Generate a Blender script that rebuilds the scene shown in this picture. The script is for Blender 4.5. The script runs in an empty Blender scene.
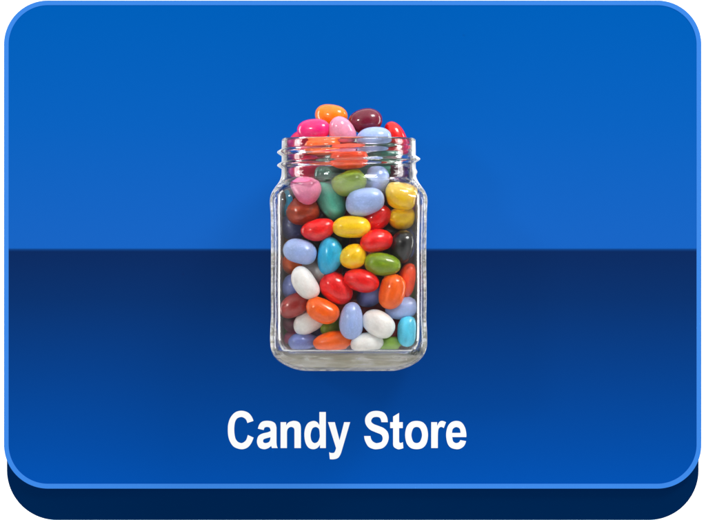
import bpy, bmesh, math, random
from mathutils import Vector, Matrix
random.seed(11)
S = 0.0005            # metres per photo pixel at the sign face
D = 2.5               # camera distance from the sign face (y = 0)
sc = bpy.context.scene
col = sc.collection

# ------------------------------------------------------------------ camera, world, lamps
cam_d = bpy.data.cameras.new('camera'); cam = bpy.data.objects.new('camera', cam_d); col.objects.link(cam)
cam.location = (0, -D, 0); cam.rotation_euler = (math.radians(90), 0, 0)
cam_d.sensor_width = 36; cam_d.lens = 36*D/(706*S); cam_d.clip_start = .05; cam_d.clip_end = 50
sc.camera = cam

world = bpy.data.worlds.new('World'); sc.world = world; world.use_nodes = True
wn = world.node_tree; wbg = wn.nodes['Background']
tc = wn.nodes.new('ShaderNodeTexCoord'); sx = wn.nodes.new('ShaderNodeSeparateXYZ')
wn.links.new(tc.outputs['Generated'], sx.inputs[0])
# studio: a bright tent all round, darker towards the camera and at the two sides
WORLD = 1.28
def wmath(op, a, b=None):
    n = wn.nodes.new('ShaderNodeMath'); n.operation = op
    for i, v in enumerate((a, b)):
        if v is None: continue
        if isinstance(v, (int, float)): n.inputs[i].default_value = v
        else: wn.links.new(v, n.inputs[i])
    return n.outputs[0]
def wramp(v, p0, c0, p1, c1):
    r = wn.nodes.new('ShaderNodeValToRGB'); wn.links.new(v, r.inputs[0])
    for e_, p, c in zip(r.color_ramp.elements, (p0, p1), (c0, c1)): e_.position = p; e_.color = (c, c, c, 1)
    return r.outputs[0]
side = wramp(wmath('ABSOLUTE', sx.outputs['X']), .55, 1, .88, .18)
front = wramp(wmath('MULTIPLY', sx.outputs['Y'], -1), .62, 1, .97, .08)
wn.links.new(wmath('MULTIPLY', side, front), wbg.inputs['Color']); wbg.inputs['Strength'].default_value = WORLD
def area(name, loc, size, power, sy=None, color=(1, 1, 1), aim=(0, -.03, 0)):
    l = bpy.data.lights.new(name, 'AREA'); l.energy = power; l.color = color
    l.shape = 'RECTANGLE'; l.size = size; l.size_y = sy or size
    o = bpy.data.objects.new(name, l); col.objects.link(o); o.location = loc
    o.rotation_euler = (Vector(aim) - Vector(loc)).to_track_quat('-Z', 'Y').to_euler()
    return o
area('key_softbox', (.85, -.85, 1.25), .60, 23, .45)
area('small_lamp', (-1.15, -1.45, .50), .22, 8)
for sx_ in (-1, 1):                       # two unseen lamps added behind the sign to whiten the backdrop
    area('backdrop_fill', (sx_*.95, .12, .1), .25, 6.5, .9, aim=(sx_*-.1, .5, 0))

sc.view_settings.view_transform = 'Standard'; sc.view_settings.look = 'None'
sc.view_settings.exposure = 0; sc.view_settings.gamma = 1
sc.render.engine = 'CYCLES'
cy = sc.cycles
cy.use_denoising = True; cy.use_adaptive_sampling = False; cy.max_bounces = 16; cy.transmission_bounces = 12; cy.glossy_bounces = 6; cy.diffuse_bounces = 5
cy.caustics_refractive = True; cy.caustics_reflective = True; cy.blur_glossy = 0; cy.sample_clamp_indirect = 30

# ------------------------------------------------------------------ helpers
def lin(c):
    return tuple((v/255/12.92 if v/255 <= .04045 else ((v/255+.055)/1.055)**2.4) for v in c)
def at(px, py, Y=0.0):
    k = (D+Y)/D
    return Vector(((px-353)*S*k, Y, (260-py)*S*k))
def mat(name, c, rough=.6, **kw):
    m = bpy.data.materials.new(name); m.use_nodes = True
    b = m.node_tree.nodes['Principled BSDF']
    b.inputs['Base Color'].default_value = (*lin(c), 1); b.inputs['Roughness'].default_value = rough
    for k, v in kw.items(): b.inputs[k.replace('_', ' ')].default_value = v
    return m
def link(name, me, m, parent=None, loc=None):
    o = bpy.data.objects.new(name, me); col.objects.link(o)
    if m: me.materials.append(m)
    if parent: o.parent = parent
    if loc is not None: o.location = loc
    return o
def empty(name, loc):
    o = bpy.data.objects.new(name, None); col.objects.link(o); o.location = loc; o.empty_display_size = .01
    return o
def tag(o, label=None, cat=None, group=None, kind=None):
    if label: o['label'] = label
    if cat: o['category'] = cat
    if group: o['group'] = group
    if kind: o['kind'] = kind

# ------------------------------------------------------------------ setting: white backdrop
bm = bmesh.new()
vs = [bm.verts.new(p) for p in ((-3, .5, -2), (3, .5, -2), (3, .5, 2.5), (-3, .5, 2.5))]
bm.faces.new(vs); me = bpy.data.meshes.new('backdrop'); bm.to_mesh(me)
bk = link('backdrop', me, mat('backdrop_white', (255, 255, 255), .9, Specular_IOR_Level=0.0))
tag(bk, 'plain white backdrop behind the blue sign', kind='structure')

# ------------------------------------------------------------------ the sign
def rrect(x0, y0, x1, y1, r, n=28, Y=0.0):
    pts = []
    for cx, cyy, a0 in ((x1-r, y0+r, 0), (x0+r, y0+r, 90), (x0+r, y1-r, 180), (x1-r, y1-r, 270)):
        for i in range(n+1):
            a = math.radians(a0+90*i/n)
            p = at(cx+r*math.cos(a), cyy-r*math.sin(a), 0); pts.append((p.x, Y, p.z))
    return pts
def slab(outer, y_back, bevel=0.0):
    bm = bmesh.new()
    f = [bm.verts.new(p) for p in outer]; b = [bm.verts.new((p[0], y_back, p[2])) for p in outer]
    n = len(f)
    bm.faces.new(f); bm.faces.new(list(reversed(b)))
    for i in range(n): bm.faces.new((f[i], b[i], b[(i+1) % n], f[(i+1) % n]))
    bmesh.ops.recalc_face_normals(bm, faces=bm.faces)
    if bevel:
        es = [e for e in bm.edges if all(abs(v.co.y-outer[0][1]) < 1e-7 for v in e.verts)]
        bmesh.ops.bevel(bm, geom=es, offset=bevel, segments=2, affect='EDGES')
    me = bpy.data.meshes.new('slab'); bm.to_mesh(me); return me
def frame_mesh(outer, inner, y_front, y_back):
    bm = bmesh.new(); n = len(outer)
    def ring(pts, y): return [bm.verts.new((p[0], y, p[2])) for p in pts]
    of, inf, ob, ib = ring(outer, y_front), ring(inner, y_front), ring(outer, y_back), ring(inner, y_back)
    for i in range(n):
        j = (i+1) % n
        bm.faces.new((of[i], of[j], inf[j], inf[i])); bm.faces.new((ob[i], ib[i], ib[j], ob[j]))
        bm.faces.new((of[i], ob[i], ob[j], of[j])); bm.faces.new((inf[i], inf[j], ib[j], ib[i]))
    bmesh.ops.recalc_face_normals(bm, faces=bm.faces)
    me = bpy.data.meshes.new('border'); bm.to_mesh(me); return me

sign = empty('sign', (0, 0, 0))
tag(sign, 'rounded two-tone blue sign with light blue border and white lettering behind the jar', 'sign')
# printed face: a two-band gradient that belongs to the print itself
fm = bpy.data.materials.new('printed_blue_face'); fm.use_nodes = True
nt = fm.node_tree; b = nt.nodes['Principled BSDF']; b.inputs['Roughness'].default_value = .8
b.inputs['Specular IOR Level'].default_value = 0.0
g = nt.nodes.new('ShaderNodeTexCoord'); s = nt.nodes.new('ShaderNodeSeparateXYZ'); mr = nt.nodes.new('ShaderNodeMapRange')
mr.inputs['From Min'].default_value = (260-488)*S; mr.inputs['From Max'].default_value = 260*S
cr = nt.nodes.new('ShaderNodeValToRGB')
nt.links.new(g.outputs['Object'], s.inputs[0]); nt.links.new(s.outputs['Z'], mr.inputs[0]); nt.links.new(mr.outputs[0], cr.inputs[0])
nt.links.new(cr.outputs[0], b.inputs['Base Color'])
stops = [(488, (4, 82, 178)), (450, (5, 76, 165)), (370, (8, 63, 138)), (300, (11, 50, 110)), (249.9, (13, 42, 94)),
         (249.1, (24, 98, 192)), (125, (10, 95, 187)), (0, (0, 92, 181))]
e = cr.color_ramp.elements
while len(e) < len(stops): e.new(.5)
for el, (py, c) in zip(e, stops):
    el.position = (488-py)/488
for el, (py, c) in zip(e, stops): el.color = (*lin(c), 1)
def glow(m, share=.64):       # added glow: whole sign emits part of its colour to lighten the jar's shadow
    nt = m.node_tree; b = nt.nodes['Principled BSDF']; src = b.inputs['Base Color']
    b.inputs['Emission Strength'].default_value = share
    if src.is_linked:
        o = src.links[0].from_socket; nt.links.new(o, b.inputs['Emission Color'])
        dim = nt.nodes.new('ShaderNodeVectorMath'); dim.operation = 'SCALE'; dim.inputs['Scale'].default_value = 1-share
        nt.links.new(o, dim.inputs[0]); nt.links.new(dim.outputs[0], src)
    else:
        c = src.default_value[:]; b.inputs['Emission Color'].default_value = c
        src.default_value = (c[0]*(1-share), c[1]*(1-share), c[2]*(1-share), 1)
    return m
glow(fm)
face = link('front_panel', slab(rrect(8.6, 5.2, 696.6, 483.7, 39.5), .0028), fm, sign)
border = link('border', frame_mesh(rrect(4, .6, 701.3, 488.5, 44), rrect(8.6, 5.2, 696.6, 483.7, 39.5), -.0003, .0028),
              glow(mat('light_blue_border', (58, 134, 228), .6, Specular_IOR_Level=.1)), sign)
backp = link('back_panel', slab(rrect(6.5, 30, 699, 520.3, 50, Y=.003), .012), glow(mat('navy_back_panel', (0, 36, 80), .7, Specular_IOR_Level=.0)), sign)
backp['label'] = 'dark navy back panel showing below the front panel'

# lettering: outlines traced point by point, 'c' marks a sharp corner
LET = [
 (222, [["273,146c 255,105 222,72 168,58 115,72 75,115 55,170 51,225 56,285 75,335 108,373 165,391 215,380 250,345 274,291c 224,268c 210,310 190,330 166,338 135,325 114,290 106,225 112,160 132,124 166,112 192,120 210,137 220,164c"][0]]),
 (222, ["311,213c 325,175 350,152 388,145 430,150 460,168 472,205c 472,330c 475,360 483,381c 433,381c 426,362c 400,382 365,391 325,378 306,345 304,310 318,275 350,256 395,245 420,235c 420,222 412,204 390,198 370,204 361,225c",
        "420,287c 385,296 362,305 356,320 362,334 382,338 405,330 417,312"]),
 (270, ["92,157c 140,157c 140,186c 160,160 200,146 240,152 262,175 268,215c 268,381c 212,381c 212,240c 208,210 185,198 160,208 149,230 147,260c 147,381c 92,381c"]),
 (270, ["428,69c 484,69c 484,381c 434,381c 434,352c 410,380 376,391 335,378 308,335 298,270 305,210 330,165 372,147 405,154 428,182c",
        "390,199 366,214 352,262 356,305 370,330 390,338 415,325 430,290 431,262 426,220 410,203"]),
 (310, ["156,157c 215,157c 256,313c 296,157c 348,157c 278,395c 262,440 240,468 205,478 172,477c 166,418c 190,424 212,418 226,382c"]),
 (358, ["258,157c 250,110 220,72 160,59 105,70 70,105 61,145 72,185 105,222 155,245 200,265 214,295 205,325 180,336 155,338 130,325 115,305 108,277c 53,277c 62,320 90,368 130,388 165,391 215,380 250,345 266,295 258,245 225,210 180,190 140,175 118,158 115,140 130,118 160,111 190,120 203,157c"]),
 (358, ["356,77c 304,108c 304,157c 279,157c 279,208c 304,208c 304,330c 310,370 345,391 370,389 393,382c 389,330c 372,337 360,333 356,318c 356,208c 388,208c 388,157c 356,157c"]),
 (410, ["57,146 5,158 -30,200 -42,268 -30,337 5,379 57,391 110,379 144,337 156,268 144,200 110,158",
        "57,198 27,213 12,268 27,323 57,338 88,323 104,268 88,213"]),
 (410, ["184,157c 235,157c 235,190c 255,155 280,146 312,157c 293,208c 270,198 250,210 243,240 241,290c 241,381c 184,381c"]),
 (410, ["488,286c 366,286c 372,318 385,333 405,338 425,330 436,312c 486,321c 470,360 440,384 405,391 355,378 325,340 313,268 325,200 355,160 400,146 445,158 475,200 487,250",
        "438,250c 364,250c 372,215 400,199 430,213"]),
]
def smooth(txt):
    P = []
    for t in txt.split():
        c = t.endswith('c'); x, y = t.rstrip('c').split(','); P.append((Vector((float(x), float(y))), c))
    out = []; n = len(P)
    for i in range(n):
        p1, c1 = P[i]; p2, c2 = P[(i+1) % n]
        if c1 and c2: out.append(p1); continue
        p0 = P[i-1][0]; p3 = P[(i+2) % n][0]
        t1 = (p2-p1) if c1 else (p2-p0)/2
        t2 = (p2-p1) if c2 else (p3-p1)/2
        if c1: t1 = (p2-p1)*1.5-t2*.5
        if c2: t2 = (p2-p1)*1.5-t1*.5
        for k in range(6):
            t = k/6; h = (2*t**3-3*t*t+1, t**3-2*t*t+t, -2*t**3+3*t*t, t**3-t*t)
            out.append(p1*h[0]+t1*h[1]+p2*h[2]+t2*h[3])
    return out
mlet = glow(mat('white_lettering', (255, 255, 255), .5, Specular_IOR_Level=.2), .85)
for x0, cs in LET:
    cu = bpy.data.curves.new('letter', 'CURVE'); cu.dimensions = '2D'; cu.fill_mode = 'BOTH'; cu.extrude = .0002
    for t in cs:
        pts = smooth(t); sp = cu.splines.new('POLY'); sp.points.add(len(pts)-1); sp.use_cyclic_u = True
        for q, p in zip(sp.points, pts):
            w = at(x0+p.x*60/520, 404+p.y*60/520); q.co = (w.x, w.z, 0, 1)
    tmp = bpy.data.objects.new('tmp', cu); col.objects.link(tmp)
    me = bpy.data.meshes.new_from_object(tmp.evaluated_get(bpy.context.evaluated_depsgraph_get()))
    bpy.data.objects.remove(tmp)
    me.transform(Matrix.Rotation(math.radians(90), 4, 'X')); me.transform(Matrix.Translation((0, -.0002, 0)))
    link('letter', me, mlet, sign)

# ------------------------------------------------------------------ the jar
JX, JY = 348.7, -.0400                    # jar axis: photo x, depth
U = S*(D+JY)/D                            # metres per photo pixel at the jar axis
A0 = at(JX, 370, JY)                      # base point
def zz(py): return (370-py)*U
def ease(t): t = max(0, min(1, t)); return t*t*(3-2*t)
def interp(tab, y):
    for (y0, v0), (y1, v1) in zip(tab, tab[1:]):
        if y <= y1:
            t = max(0, (y-y0)/(y1-y0)); return v0+(v1-v0)*t
    return tab[-1][1]
OUT = [(138, 64), (138.6, 65.6), (140, 66.8), (150, 67), (174, 67), (178, 67.6), (182, 69.5), (187, 73), (191, 75.8), (195, 77.4), (199, 78.2), (204, 78.3),
       (210, 77.4), (300, 77), (318, 76.8), (330, 77.6), (340, 77.8), (346, 77.5), (350, 76.6), (354, 74.8), (358, 71.8), (361, 68.4), (364, 63.8), (366.5, 58.6), (368.5, 53), (369.5, 48.5), (370, 46)]
INN = [(138, 63.6), (139, 62.8), (141, 62.4), (150, 62.2), (174, 62.2), (178, 62.6), (181, 63.6), (184.6, 65.8), (189.6, 69.2), (193.6, 71.2), (198, 71.5), (204, 71.6), (330, 71.4), (338, 71.2), (344, 70.4), (348, 68.6),
       (351, 64.4), (353, 59.4), (354.4, 53), (355, 46)]
def soft(tab, y):                          # the same profile with its corners eased
    return sum(interp(tab, y+d*.8) for d in range(-5, 6))/11 if 170 < y < 335 else interp(tab, y)
def expo(y):                              # 2 = round, larger = squarer with rounded corners
    return 2+6.5*ease((y-178)/24)
NS = 224; coat_angle = lambda y: 20 if y < 178 else 20+14*ease((y-178)/22)
def thread(y, th):
    r = 0
    for k in (0, 1, 2):
        c = 150.5+13*k-13*(th/(2*math.pi))        # helix, th from 0 to 2 pi
        amp = 4.6
        w = ease((c-146)/5)*ease((173.5-c)/4)
        d = abs(y-c)/4.0
        if d < 1: r = max(r, amp*w*(math.cos(math.pi*d)*.5+.5)**.8)
    return r
def ring(y, a, thr=False):
    n = expo(y); pts = []
    for i in range(NS):
        th = 2*math.pi*i/NS; c, s_ = math.cos(th), math.sin(th)
        rr = a/((abs(c)**n+abs(s_)**n)**(1/n))
        if thr: rr += thread(y, (th+2.2) % (2*math.pi))
        elif 205 < y < 345:               # faint hand-blown waviness of the walls
            rr += .22*math.sin(3*th+y*.05)+.12*math.sin(7*th-y*.09)
        pts.append((rr*c*U, rr*s_*U, zz(y)))
    return pts
rings = []                                # (part, points)
def steps(a, b, d):
    n = max(1, round((b-a)/d)); return [a+(b-a)*i/n for i in range(n+1)]
for a in (.3, .6, .85): rings.append(('base', ring(370 if a > .8 else 369-.8*(1-a), 46*a)))
for y in (370, 369.5, 369, 368, 367, 366, 365, 363, 361, 359, 357, 355, 353, 351, 348.5, 346): rings.append(('base', ring(y, interp(OUT, y))))
for y in reversed(steps(205, 343, 4)): rings.append(('body', ring(y, soft(OUT, y))))
for y in reversed(steps(177, 204, 1.2)): rings.append(('body', ring(y, soft(OUT, y))))
for y in reversed(steps(146, 176.4, .6)): rings.append(('threaded_neck', ring(y, soft(OUT, y), True)))
for y in (145, 143, 141, 140, 139.2, 138.6, 138.2, 138): rings.append(('rim', ring(y, interp(OUT, y))))
for y in (138.2, 138.6, 139.2, 140, 141, 143, 145): rings.append(('rim', ring(y, interp(INN, y))))
for y in steps(147, 176, 2): rings.append(('threaded_neck', ring(y, interp(INN, y)+.5*math.sin(y*.5))))
for y in steps(178, 204, 1.5): rings.append(('body', ring(y, soft(INN, y))))
for y in steps(207, 337, 5): rings.append(('body', ring(y, soft(INN, y))))
for y in (339, 341, 343, 345, 347, 348, 349, 350, 351, 352, 353, 353.7, 354.4, 354.8, 355): rings.append(('base', ring(y, interp(INN, y))))
for a in (.8, .5, .2): rings.append(('base', ring(355-.8*(1-a), 46*a)))
# whole surface first, for normals that run on smoothly across the part borders
V = [p for _, r in rings for p in r]; F = []; FP = []
for k in range(len(rings)-1):
    for i in range(NS):
        j = (i+1) % NS; F.append((k*NS+i, k*NS+j, (k+1)*NS+j, (k+1)*NS+i)); FP.append(rings[k][0])
F.append(tuple(reversed(range(NS)))); FP.append('base')
o_ = (len(rings)-1)*NS; F.append(tuple(o_+i for i in range(NS))); FP.append('base')
whole = bpy.data.meshes.new('whole'); whole.from_pydata(V, [], F)
whole.polygons.foreach_set('use_smooth', [True]*len(F)); whole.update()
bmw = bmesh.new(); bmw.from_mesh(whole); bmw.normal_update()
NRM = [v.normal.copy() for v in bmw.verts]; bmw.free()
glass = bpy.data.materials.new('clear_glass'); glass.use_nodes = True
gb = glass.node_tree.nodes['Principled BSDF']
gb.inputs['Transmission Weight'].default_value = 1; gb.inputs['IOR'].default_value = 1.5; gb.inputs['Roughness'].default_value = 0
gb.inputs['Base Color'].default_value = (.97, .975, .965, 1)
# side walls and foot: streaky off-white painted in for the white surroundings refracted there
gn = glass.node_tree; g_tc = gn.nodes.new('ShaderNodeTexCoord'); g_sx = gn.nodes.new('ShaderNodeSeparateXYZ'); gn.links.new(g_tc.outputs['Object'], g_sx.inputs[0])
def gm(op, a, b=None, c=None):
    n = gn.nodes.new('ShaderNodeMath'); n.operation = op
    for i, v in enumerate((a, b, c)):
        if v is None: continue
        if isinstance(v, (int, float)): n.inputs[i].default_value = v
        else: gn.links.new(v, n.inputs[i])
    return n.outputs[0]
def grange(v, a, b, c=0, d=1):
    n = gn.nodes.new('ShaderNodeMapRange'); n.interpolation_type = 'SMOOTHSTEP'
    for i, q in zip(('From Min', 'From Max', 'To Min', 'To Max'), (a, b, c, d)): n.inputs[i].default_value = q
    gn.links.new(v, n.inputs[0]); return n.outputs[0]
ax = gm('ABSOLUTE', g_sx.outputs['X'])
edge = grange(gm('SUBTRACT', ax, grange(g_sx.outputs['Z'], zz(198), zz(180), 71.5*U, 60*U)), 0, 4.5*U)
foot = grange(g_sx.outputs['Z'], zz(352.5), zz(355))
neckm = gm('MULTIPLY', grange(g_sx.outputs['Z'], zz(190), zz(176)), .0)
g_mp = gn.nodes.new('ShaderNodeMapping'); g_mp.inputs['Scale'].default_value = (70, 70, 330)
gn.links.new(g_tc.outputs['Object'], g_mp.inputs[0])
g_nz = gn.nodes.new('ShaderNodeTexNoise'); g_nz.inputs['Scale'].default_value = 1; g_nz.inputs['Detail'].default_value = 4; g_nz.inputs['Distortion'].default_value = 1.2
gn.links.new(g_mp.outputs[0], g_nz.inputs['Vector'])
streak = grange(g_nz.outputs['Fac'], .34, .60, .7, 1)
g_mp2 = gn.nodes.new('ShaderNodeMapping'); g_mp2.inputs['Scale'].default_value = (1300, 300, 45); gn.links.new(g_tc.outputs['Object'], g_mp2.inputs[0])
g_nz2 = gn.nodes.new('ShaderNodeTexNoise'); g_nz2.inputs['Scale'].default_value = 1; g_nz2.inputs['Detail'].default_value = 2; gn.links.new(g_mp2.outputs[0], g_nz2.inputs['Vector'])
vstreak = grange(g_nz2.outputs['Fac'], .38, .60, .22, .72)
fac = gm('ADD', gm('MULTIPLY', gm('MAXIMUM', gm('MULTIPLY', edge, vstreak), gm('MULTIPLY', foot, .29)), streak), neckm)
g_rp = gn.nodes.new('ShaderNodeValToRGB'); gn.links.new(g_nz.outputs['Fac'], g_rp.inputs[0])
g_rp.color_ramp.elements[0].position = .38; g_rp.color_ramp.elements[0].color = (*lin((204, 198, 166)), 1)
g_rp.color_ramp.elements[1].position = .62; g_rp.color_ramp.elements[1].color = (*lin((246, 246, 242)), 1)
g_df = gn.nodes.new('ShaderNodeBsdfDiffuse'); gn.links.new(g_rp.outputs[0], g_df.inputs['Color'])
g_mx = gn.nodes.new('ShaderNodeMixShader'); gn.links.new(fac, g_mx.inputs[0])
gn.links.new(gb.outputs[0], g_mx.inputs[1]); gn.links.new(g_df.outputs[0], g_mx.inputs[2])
gn.links.new(g_mx.outputs[0], gn.nodes['Material Output'].inputs['Surface'])
jar = empty('glass_jar', (A0.x, JY, A0.z))
tag(jar, 'square clear glass jar with screw-thread neck full of coloured jelly beans, no lid', 'jar')
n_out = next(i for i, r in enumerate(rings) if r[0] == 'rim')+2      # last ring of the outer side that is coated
for q in range(n_out*NS):                   # rear half: added white coat in place of white surroundings seen through the glass
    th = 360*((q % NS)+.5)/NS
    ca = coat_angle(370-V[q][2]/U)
    if (th < 180+ca or th > 360-ca) and q >= 3*NS: FP[q] = 'added_white_backing'
coat = mat('surroundings_white_coat', (244, 244, 242), .6)
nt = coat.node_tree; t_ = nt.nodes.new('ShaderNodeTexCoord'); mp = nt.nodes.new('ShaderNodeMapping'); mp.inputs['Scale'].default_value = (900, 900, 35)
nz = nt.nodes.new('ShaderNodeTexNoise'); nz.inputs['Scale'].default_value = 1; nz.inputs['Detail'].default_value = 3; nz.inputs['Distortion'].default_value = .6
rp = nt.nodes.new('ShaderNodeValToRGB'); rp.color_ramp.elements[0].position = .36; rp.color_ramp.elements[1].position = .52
rp.color_ramp.elements[0].color = (*lin((142, 140, 122)), 1); rp.color_ramp.elements[1].color = (*lin((240, 240, 238)), 1)  # olive-grey streaks painted into the coat to imitate refraction
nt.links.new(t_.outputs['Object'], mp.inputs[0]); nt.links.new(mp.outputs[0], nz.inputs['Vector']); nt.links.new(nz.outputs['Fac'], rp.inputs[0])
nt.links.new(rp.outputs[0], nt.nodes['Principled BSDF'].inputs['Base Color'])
for part in ('body', 'base', 'threaded_neck', 'rim', 'added_white_backing'):
    idx = {}; vv = []; ff = []
    for f, p in zip(F, FP):
        if p != part: continue
        ff.append(tuple(idx.setdefault(v, len(idx)) for v in f))
    inv = sorted(idx, key=idx.get); vv = [V[i] for i in inv]
    me = bpy.data.meshes.new(part); me.from_pydata(vv, [], ff)
    me.polygons.foreach_set('use_smooth', [True]*len(ff)); me.update()
    me.normals_split_custom_set_from_vertices([NRM[i] for i in inv])
    po = link(part, me, coat if part == 'added_white_backing' else glass, jar)
    if part == 'added_white_backing': po['label'] = 'added white coating round the rear half of the jar, standing in for white surroundings'
# little moulded mark low on the right front corner
def tube(pts, r, closed=False):
    cu = bpy.data.curves.new('t', 'CURVE'); cu.dimensions = '3D'; cu.bevel_depth = r; cu.bevel_resolution = 3
    sp = cu.splines.new('POLY'); sp.points.add(len(pts)-1); sp.use_cyclic_u = closed
    for q, p in zip(sp.points, pts): q.co = (*p, 1)
    o = bpy.data.objects.new('tmp', cu); col.objects.link(o)
    me = bpy.data.meshes.new_from_object(o.evaluated_get(bpy.context.evaluated_depsgraph_get())); bpy.data.objects.remove(o)
    for p in me.polygons: p.use_smooth = True
    return me
def front_y(x, y, tab=OUT, inset=0.0):
    a = interp(tab, y)-inset; n = expo(y); u = min(.999, abs(x)/a)
    return -a*(1-u**n)**(1/n)
bmm = bmesh.new()
for pts, closed in (([(65+2.6*math.cos(t), 351+2.6*math.sin(t)) for t in [k*2*math.pi/20 for k in range(20)]], True),
            ([(61.5, 352.5), (64, 352.6), (67, 349.5), (69.5, 346.8), (70.2, 348.5), (69, 351)], False)):
    q = [(x*U, (front_y(x, y)-.5)*U, zz(y)) for x, y in pts]
    t = tube(q, .5*U, closed); bmm.from_mesh(t)
me = bpy.data.meshes.new('moulded_mark'); bmm.to_mesh(me)
mk = link('moulded_mark', me, mat('mark_grey', (50, 54, 52), .25), jar)

# ------------------------------------------------------------------ jelly beans
COL = dict(orange=(255, 100, 0), deep_orange=(252, 72, 0), tangerine=(255, 132, 0), magenta=(238, 30, 120), crimson=(214, 0, 76), pink=(236, 150, 180), dusty_pink=(232, 122, 165),
           maroon=(112, 8, 42), dark_maroon=(112, 24, 56), pale_blue=(160, 182, 232), slate=(112, 126, 190), dark_slate=(74, 78, 130), red=(234, 8, 8), dark_red=(160, 12, 20),
           teal=(84, 176, 152), dark_teal=(36, 96, 82), olive=(122, 152, 16), light_green=(128, 168, 60), brown=(168, 52, 8), rust=(158, 38, 32), yellow=(255, 202, 0), black=(9, 8, 10),
           turquoise=(30, 172, 216), sky=(84, 204, 238), white=(246, 242, 238), grey_white=(205, 196, 190), amber=(200, 110, 20), purple=(104, 72, 128))
MATS = {}
def bean_mat(k):
    if k in MATS: return MATS[k]
    c = lin(COL[k]); m = bpy.data.materials.new(k+'_candy_shell'); m.use_nodes = True; nt = m.node_tree; b = nt.nodes['Principled BSDF']
    tc = nt.nodes.new('ShaderNodeTexCoord'); oi = nt.nodes.new('ShaderNodeObjectInfo')
    add = nt.nodes.new('ShaderNodeVectorMath'); add.operation = 'ADD'
    nt.links.new(tc.outputs['Object'], add.inputs[0]); nt.links.new(oi.outputs['Random'], add.inputs[1])
    def noise(sc_, d, r):
        n = nt.nodes.new('ShaderNodeTexNoise'); n.inputs['Scale'].default_value = sc_; n.inputs['Detail'].default_value = d; n.inputs['Roughness'].default_value = r
        nt.links.new(add.outputs[0], n.inputs['Vector']); return n
    n1 = noise(1.6, 3, .6); n2 = noise(7.5, 3, .75)
    ramp = nt.nodes.new('ShaderNodeValToRGB'); ramp.color_ramp.elements[0].position = .3; ramp.color_ramp.elements[1].position = .72
    ramp.color_ramp.elements[0].color = (*[v*.84 for v in c], 1)
    ramp.color_ramp.elements[1].color = (*[min(1, v*1.08+.004) for v in c], 1)
    nt.links.new(n1.outputs['Fac'], ramp.inputs[0])
    r2 = nt.nodes.new('ShaderNodeValToRGB'); r2.color_ramp.elements[0].position = .53; r2.color_ramp.elements[1].position = .62
    r2.color_ramp.elements[0].color = (0, 0, 0, 1); r2.color_ramp.elements[1].color = (.5, .5, .5, 1)
    nt.links.new(n2.outputs['Fac'], r2.inputs[0])
    mix = nt.nodes.new('ShaderNodeMix'); mix.data_type = 'RGBA'
    nt.links.new(r2.outputs[0], mix.inputs[0]); nt.links.new(ramp.outputs[0], mix.inputs[6])
    mix.inputs[7].default_value = (*[min(1, v*1.2+.025) for v in c], 1)
    nt.links.new(mix.outputs[2], b.inputs['Base Color'])
    b.inputs['Roughness'].default_value = .30; b.inputs['Specular IOR Level'].default_value = .22; b.inputs['Coat Weight'].default_value = .8; b.inputs['Coat Roughness'].default_value = .035
    b.inputs['Subsurface Weight'].default_value = .25; b.inputs['Subsurface Radius'].default_value = (1, .8, .7); b.inputs['Subsurface Scale'].default_value = .0022
    bp = nt.nodes.new('ShaderNodeBump'); bp.inputs['Strength'].default_value = .09; bp.inputs['Distance'].default_value = .0004
    n3 = noise(3.2, 2, .5); nt.links.new(n3.outputs['Fac'], bp.inputs['Height'])
    nt.links.new(bp.outputs[0], b.inputs['Normal']); nt.links.new(bp.outputs[0], b.inputs['Coat Normal'])
    MATS[k] = m; return m
def bean_mesh(seed):
    rnd = random.Random(seed); bm = bmesh.new()
    bmesh.ops.create_uvsphere(bm, u_segments=40, v_segments=26, radius=1)
    bend = rnd.uniform(.05, .16); fat = rnd.uniform(-.09, .09); e_ = rnd.uniform(2.02, 2.3); dx = rnd.uniform(-3, 3)
    for v in bm.verts:
        x, y, z = v.co.z, v.co.x, v.co.y               # long axis on x
        r = (abs(x)**e_+(math.hypot(y, z))**e_)**(1/e_); x, y, z = x/r, y/r, z/r
        k = 1+fat*x+.025*math.sin(3*x+dx)
        y *= k; z *= k*(1+.03*math.sin(2*x+dx*2))
        z = z-bend*x*x+bend*.35
        v.co = (x, y, z)
    for f in bm.faces: f.smooth = True
    bmesh.ops.recalc_face_normals(bm, faces=bm.faces)
    me = bpy.data.meshes.new('jelly_bean'); bm.to_mesh(me); return me
SHAPES = [bean_mesh(s) for s in range(7)]
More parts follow.
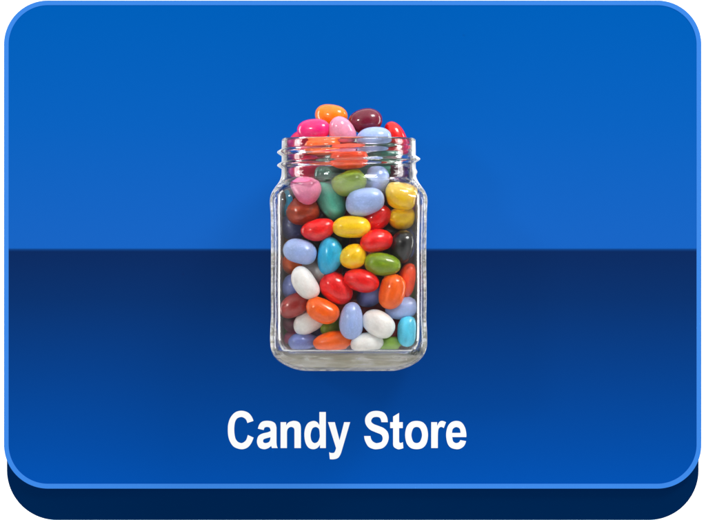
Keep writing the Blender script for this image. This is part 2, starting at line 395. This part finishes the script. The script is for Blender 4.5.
# photo x, y, seen length, width, angle, layer (0 = nearest), colour, label
B = [
 (331,116,32,24,-10,3,'tangerine','bright orange jelly bean, topmost of the heap above the jar mouth'),
 (313.5,129.5,32,21,2,1,'magenta','hot pink jelly bean lying above the left side of the jar rim'),
 (342,131.5,31,26,-55,1,'pink','pale pink jelly bean in the middle of the heap above the rim'),
 (365.5,121,33,25,6,2,'maroon','dark maroon jelly bean at the upper right of the heap above the rim'),
 (374,138.5,34,23,10,0,'pale_blue','pale blue jelly bean lying on the right of the mouth across the rim line'),
 (396,139,36,20,-68,1,'red','bright red jelly bean standing at the far right of the jar mouth'),
 (300,147,34,26,60,1,'crimson','crimson jelly bean at the far left of the mouth, under the hot pink one'),
 (323,147,34,20,0,0,'orange','orange jelly bean just inside the rim below the hot pink one'),
 (349,159,36,24,3,0,'deep_orange','large red-orange jelly bean behind the screw threads in the middle of the neck'),
 (383,157,34,20,4,0,'dark_teal','dark teal jelly bean behind the threads under the pale blue one at the mouth'),
 (308,170,34,22,0,0,'crimson','crimson jelly bean behind the lowest thread on the left of the neck'),
 (331,175,30,20,-5,1,'dark_teal','dark teal jelly bean below the threads between the crimson and olive ones'),
 (374,171,32,18,5,1,'teal','grey green jelly bean at the foot of the neck, right of the middle'),
 (395,178,30,22,20,1,'dark_maroon','dark maroon jelly bean in the right foot of the neck above the yellow one'),
 (306,190,30,26,-22,0,'dusty_pink','dusty pink jelly bean in the left shoulder of the jar'),
 (349,184,34,27,18,0,'olive','olive green jelly bean in the shoulder below the red-orange bean in the neck'),
 (331,201.5,38,26,-58,0,'teal','speckled sea green jelly bean leaning between the brown and pale blue ones'),
 (376,182,30,24,80,1,'pale_blue','upper pale blue jelly bean at the neck foot beside the olive one'),
 (365,202.5,38,26,14,0,'pale_blue','pale blue jelly bean below the olive one, crossed by the shoulder glare'),
 (302,211.5,35,26,5,0,'brown','reddish brown jelly bean with white glare near the left wall'),
 (402,196.5,33,25,-12,0,'yellow','upper of the two yellow jelly beans at the right shoulder'),
 (403.5,217,31,25,12,0,'yellow','lower of the two yellow jelly beans at the right shoulder'),
 (351.5,227,37,23,0,0,'yellow','oblong yellow jelly bean lying level in the middle of the jar'),
 (318,229.5,34,22,12,0,'red','red jelly bean left of the oblong yellow one'),
 (376,218,33,24,42,1,'red','red jelly bean between the pale blue and the lower right yellow ones'),
 (290,227.5,32,26,-12,1,'dark_slate','dark slate blue jelly bean by the left wall under the brown one'),
 (283,211,24,18,80,2,'turquoise','turquoise jelly bean peeping out at the left wall beside the brown one'),
 (291,196,34,25,45,2,'dark_maroon','dark maroon jelly bean behind the dusty pink one at the left shoulder'),
 (390,230,30,24,30,2,'black','black jelly bean deep between the two reds and the lower yellow one'),
 (345,214,30,20,0,2,'rust','rust brown jelly bean deep behind the sea green and oblong yellow ones'),
 (414,205,26,18,85,2,'dusty_pink','dusty pink sliver of a jelly bean at the right shoulder behind the yellows'),
 (353,256.5,27,24,25,0,'yellow','small round yellow jelly bean in the centre of the jar'),
 (382.5,264,36,23,-8,0,'olive','olive green jelly bean under the black one'),
 (376.5,241,32,23,10,0,'red','red jelly bean left of the big black one'),
 (402.5,247,32,25,78,0,'black','big glossy black jelly bean near the right wall'),
 (415,243,28,18,85,2,'slate','slate blue sliver of a jelly bean between the black one and the right wall'),
 (299.5,251.5,34,25,-14,0,'pale_blue','pale blue jelly bean by the left wall, left of the turquoise one'),
 (329.5,256,37,25,82,0,'turquoise','upright turquoise blue jelly bean left of the small round yellow one'),
 (361.5,280.5,35,22,-14,0,'red','red jelly bean under the small round yellow one'),
 (336.5,288.5,35,28,-42,0,'red','fat red jelly bean right of the chalk white one'),
 (409,280,34,22,74,1,'deep_orange','red-orange jelly bean against the right wall below the black one'),
 (392,291.5,35,27,76,0,'orange','upright orange jelly bean below the olive one on the right'),
 (305,283,35,24,-56,0,'white','chalk white jelly bean leaning left of the fat red one'),
 (316,270,30,22,-40,2,'grey_white','greyish white jelly bean half hidden behind the turquoise blue one'),
 (287,264,32,24,-10,2,'orange','orange jelly bean by the left wall half hidden under the pale blue one'),
 (288,287,30,24,20,1,'slate','dull slate blue jelly bean by the left wall beside the chalk white one'),
 (284,242,26,18,10,2,'amber','amber jelly bean peeping out at the left wall above the pale blue one'),
 (293,305.5,35,22,26,1,'rust','translucent rust red jelly bean by the left wall over the dark maroon one'),
 (322.5,310.5,34,25,-26,0,'orange','orange jelly bean left of the upright pale blue one'),
 (371.5,294,32,22,35,1,'slate','lavender blue jelly bean half hidden between the red and upright orange ones'),
 (354,298,30,22,10,2,'dark_red','dark red jelly bean deep behind the fat red one and the lavender one'),
 (373,308,36,20,-5,2,'dark_red','dark red jelly bean above the cream white one, under the lavender one'),
 (404,308.5,36,22,10,0,'pale_blue','pale blue jelly bean on the right above the bright sky blue one'),
 (351.5,321,37,24,88,0,'pale_blue','upright pale blue jelly bean in the lower middle of the jar'),
 (378.5,324,34,25,-32,0,'white','cream white jelly bean right of the upright pale blue one'),
 (308.5,322.5,32,24,28,0,'white','pearly white jelly bean under the orange one at lower left'),
 (396,328,28,20,70,2,'dark_red','dark red jelly bean squeezed between the cream white and sky blue ones'),
 (409,333,33,23,87,0,'sky','bright sky blue jelly bean standing in the lower right corner'),
 (334,328,28,20,10,2,'olive','dark olive jelly bean deep under the orange one at lower left'),
 (332.5,343,38,22,8,0,'orange','orange jelly bean lying on the jar floor left of the white one'),
 (303,343.5,32,20,4,0,'slate','slate blue jelly bean on the jar floor at the left'),
 (286,324,33,19,0,0,'dark_maroon','dark maroon jelly bean by the left wall under the rust red one'),
 (287,340,33,19,8,0,'dusty_pink','dusty pink jelly bean in the bottom left corner of the jar'),
 (367,343.5,32,21,6,0,'white','white jelly bean lying on the jar floor in the middle'),
 (389,345.5,27,16,5,1,'light_green','small light green jelly bean on the floor right of the white one'),
 (415,293,26,18,80,2,'light_green','light green sliver of a jelly bean at the right wall beside the upright orange one'),
 (282,331,24,16,70,3,'light_green','light green speck of a jelly bean at the left wall above the dusty pink one'),
 (396,340,26,18,60,2,'purple','purple jelly bean deep between the light green and sky blue ones'),
 (322,333,30,20,-10,2,'dark_slate','dark slate blue jelly bean deep between the pearly white and floor orange ones'),
 (414,262,26,18,80,2,'maroon','maroon sliver of a jelly bean at the right wall under the black one'),
 (364,331,28,20,0,2,'dark_red','dark red jelly bean deep under the cream white one and over the floor white one'),
]
def innerA(y): return interp(INN, max(y, 141))
placed = []                                # sphere chains (x, y, z(px), r)
def chain(cx, cy, a, b, d):
    out = []
    for t, k in ((-1, .74), (-.5, .93), (0, 1), (.5, .93), (1, .74)):
        s_ = t*(a-.74*b); out.append((cx+d[0]*s_, d[1]*s_, cy-d[2]*s_, b*k*.92))
    return out
def fit(ch, start, lo=None):
    """nearest depth (px, negative = towards the camera) at which the chain is inside the glass and clear of every earlier bean"""
    y = start
    for x, dy, py, r in ch:
        if py > 139:
            a = max(8, min(innerA(py)-r-1.5, innerA(min(354.3, py+.85*r))-.6*r if py > 320 else 99)); n = expo(py); u = min(.98, abs(x)/a)
            y = max(y, -a*(1-u**n)**(1/n)-dy)
    for _ in range(400):
        hit = 0
        for x, dy, py, r in ch:
            for X, Yy, P, R in placed:
                q = (r+R)**2-(x-X)**2-(py-P)**2
                if q > 0:
                    need = Yy+math.sqrt(q)-dy
                    if abs(y+dy-Yy) < math.sqrt(q)-1e-4: y = max(y, need); hit = 1
        if not hit: break
    return y
def make_bean(i, px, py, L, W, ang, start, colr, label, group=None, tilt=None):
    rnd = random.Random(i*7+3)
    a0, b = max(L/2, 16.5 if L > 27 else 13.5), W/2
    if tilt is None:
        t = 0
        if L/2 < a0-.4: t = math.acos(max(.2, min(1, math.sqrt(max(0, (L*L/4-b*b)/(a0*a0-b*b))))))
        tilt = t*rnd.choice((-1, 1)); tilt = max(-.9, min(.9, tilt))
    else: tilt = tilt
    an = math.radians(ang)
    d = Vector((math.cos(an)*math.cos(tilt), math.sin(tilt), math.sin(an)*math.cos(tilt)))
    ch = chain(px-JX, py, a0, b, d)
    over = [(1 if x > 0 else -1)*max(0, abs(x)+r-(innerA(p)+.6)) for x, _, p, r in ch if p > 139]
    if over:                                  # never through the side wall
        px -= max(over, key=abs); ch = chain(px-JX, py, a0, b, d)
    y = fit(ch, start)
    for x, dy, p, r in ch:                    # no room left before the rear wall: leave this one out
        if p > 139:
            a = innerA(p)-r-1; n = expo(p)
            if i >= 200 and y+dy > a*(1-min(.999, abs(x)/a)**n)**(1/n): return None
            if y+dy > a: print('REAR', label)
        elif i >= 200: return None
    placed.extend([(x, y+dy, p, r) for x, dy, p, r in ch])
    up = Vector((0, -1, 0)); v = d.cross(up).normalized(); w = d.cross(v)
    R = Matrix((d, v, w)).transposed().to_4x4()
    R = R @ Matrix.Rotation(rnd.uniform(0, 6.28), 4, 'X')
    o = bpy.data.objects.new('jelly_bean', SHAPES[i % 7]); col.objects.link(o)
    if not o.data.materials: o.data.materials.append(None)
    o.material_slots[0].link = 'OBJECT'; o.material_slots[0].material = bean_mat(colr)
    Yw = JY+y*U
    o.matrix_world = Matrix.Translation(at(px, py, Yw)) @ R @ Matrix.Diagonal((a0*U*1.025, b*U*1.03, b*U*.99, 1))
    tag(o, label, 'jelly bean', group or 'jelly beans in the glass jar')
    return y
for lay in (0, 1, 2, 3):
    for i, (px, py, L, W, ang, l, c, lab) in enumerate(B):
        if l != lay: continue
        st = (-68, -62, -45, -20)[lay]
        if py < 142: st = {0: -42, 1: -34, 2: -22, 3: -14}[l]
        make_bean(i, px, py, L, W, ang, st, c, lab)
# deeper beans that close the dark gaps between those in front
rnd = random.Random(5); pal = ['dark_red', 'maroon', 'dark_maroon', 'orange', 'rust', 'dark_teal', 'dark_slate', 'black', 'olive', 'purple', 'brown']
k = 0
for py in (160, 178, 198, 217, 236, 255, 274, 293, 312, 331, 344):
    w = 36 if py < 180 else 52
    for px in [JX-w+2*w*j/(3 if w > 40 else 2) for j in range(4 if w > 40 else 3)]:
        x, y_, = px+rnd.uniform(-3, 3), py+rnd.uniform(-2, 2)
        make_bean(200+k, x, min(y_, 344), 34, 22, rnd.uniform(-80, 80), -28, pal[rnd.randrange(len(pal))],
                  'jelly bean deep inside the jar, all but hidden behind the nearer ones', 'jelly beans deep inside the jar', rnd.uniform(-.5, .5))
        k += 1
for py in (188, 207, 226, 245, 264, 283, 302, 321, 338):
    for j in range(5):
        make_bean(200+k, JX-50+25*j+rnd.uniform(-2, 2), py+rnd.uniform(-2, 2), 34, 22, rnd.uniform(-80, 80), -8, pal[rnd.randrange(len(pal))],
                  'jelly bean deep inside the jar, all but hidden behind the nearer ones', 'jelly beans deep inside the jar', rnd.uniform(-.5, .5))
        k += 1
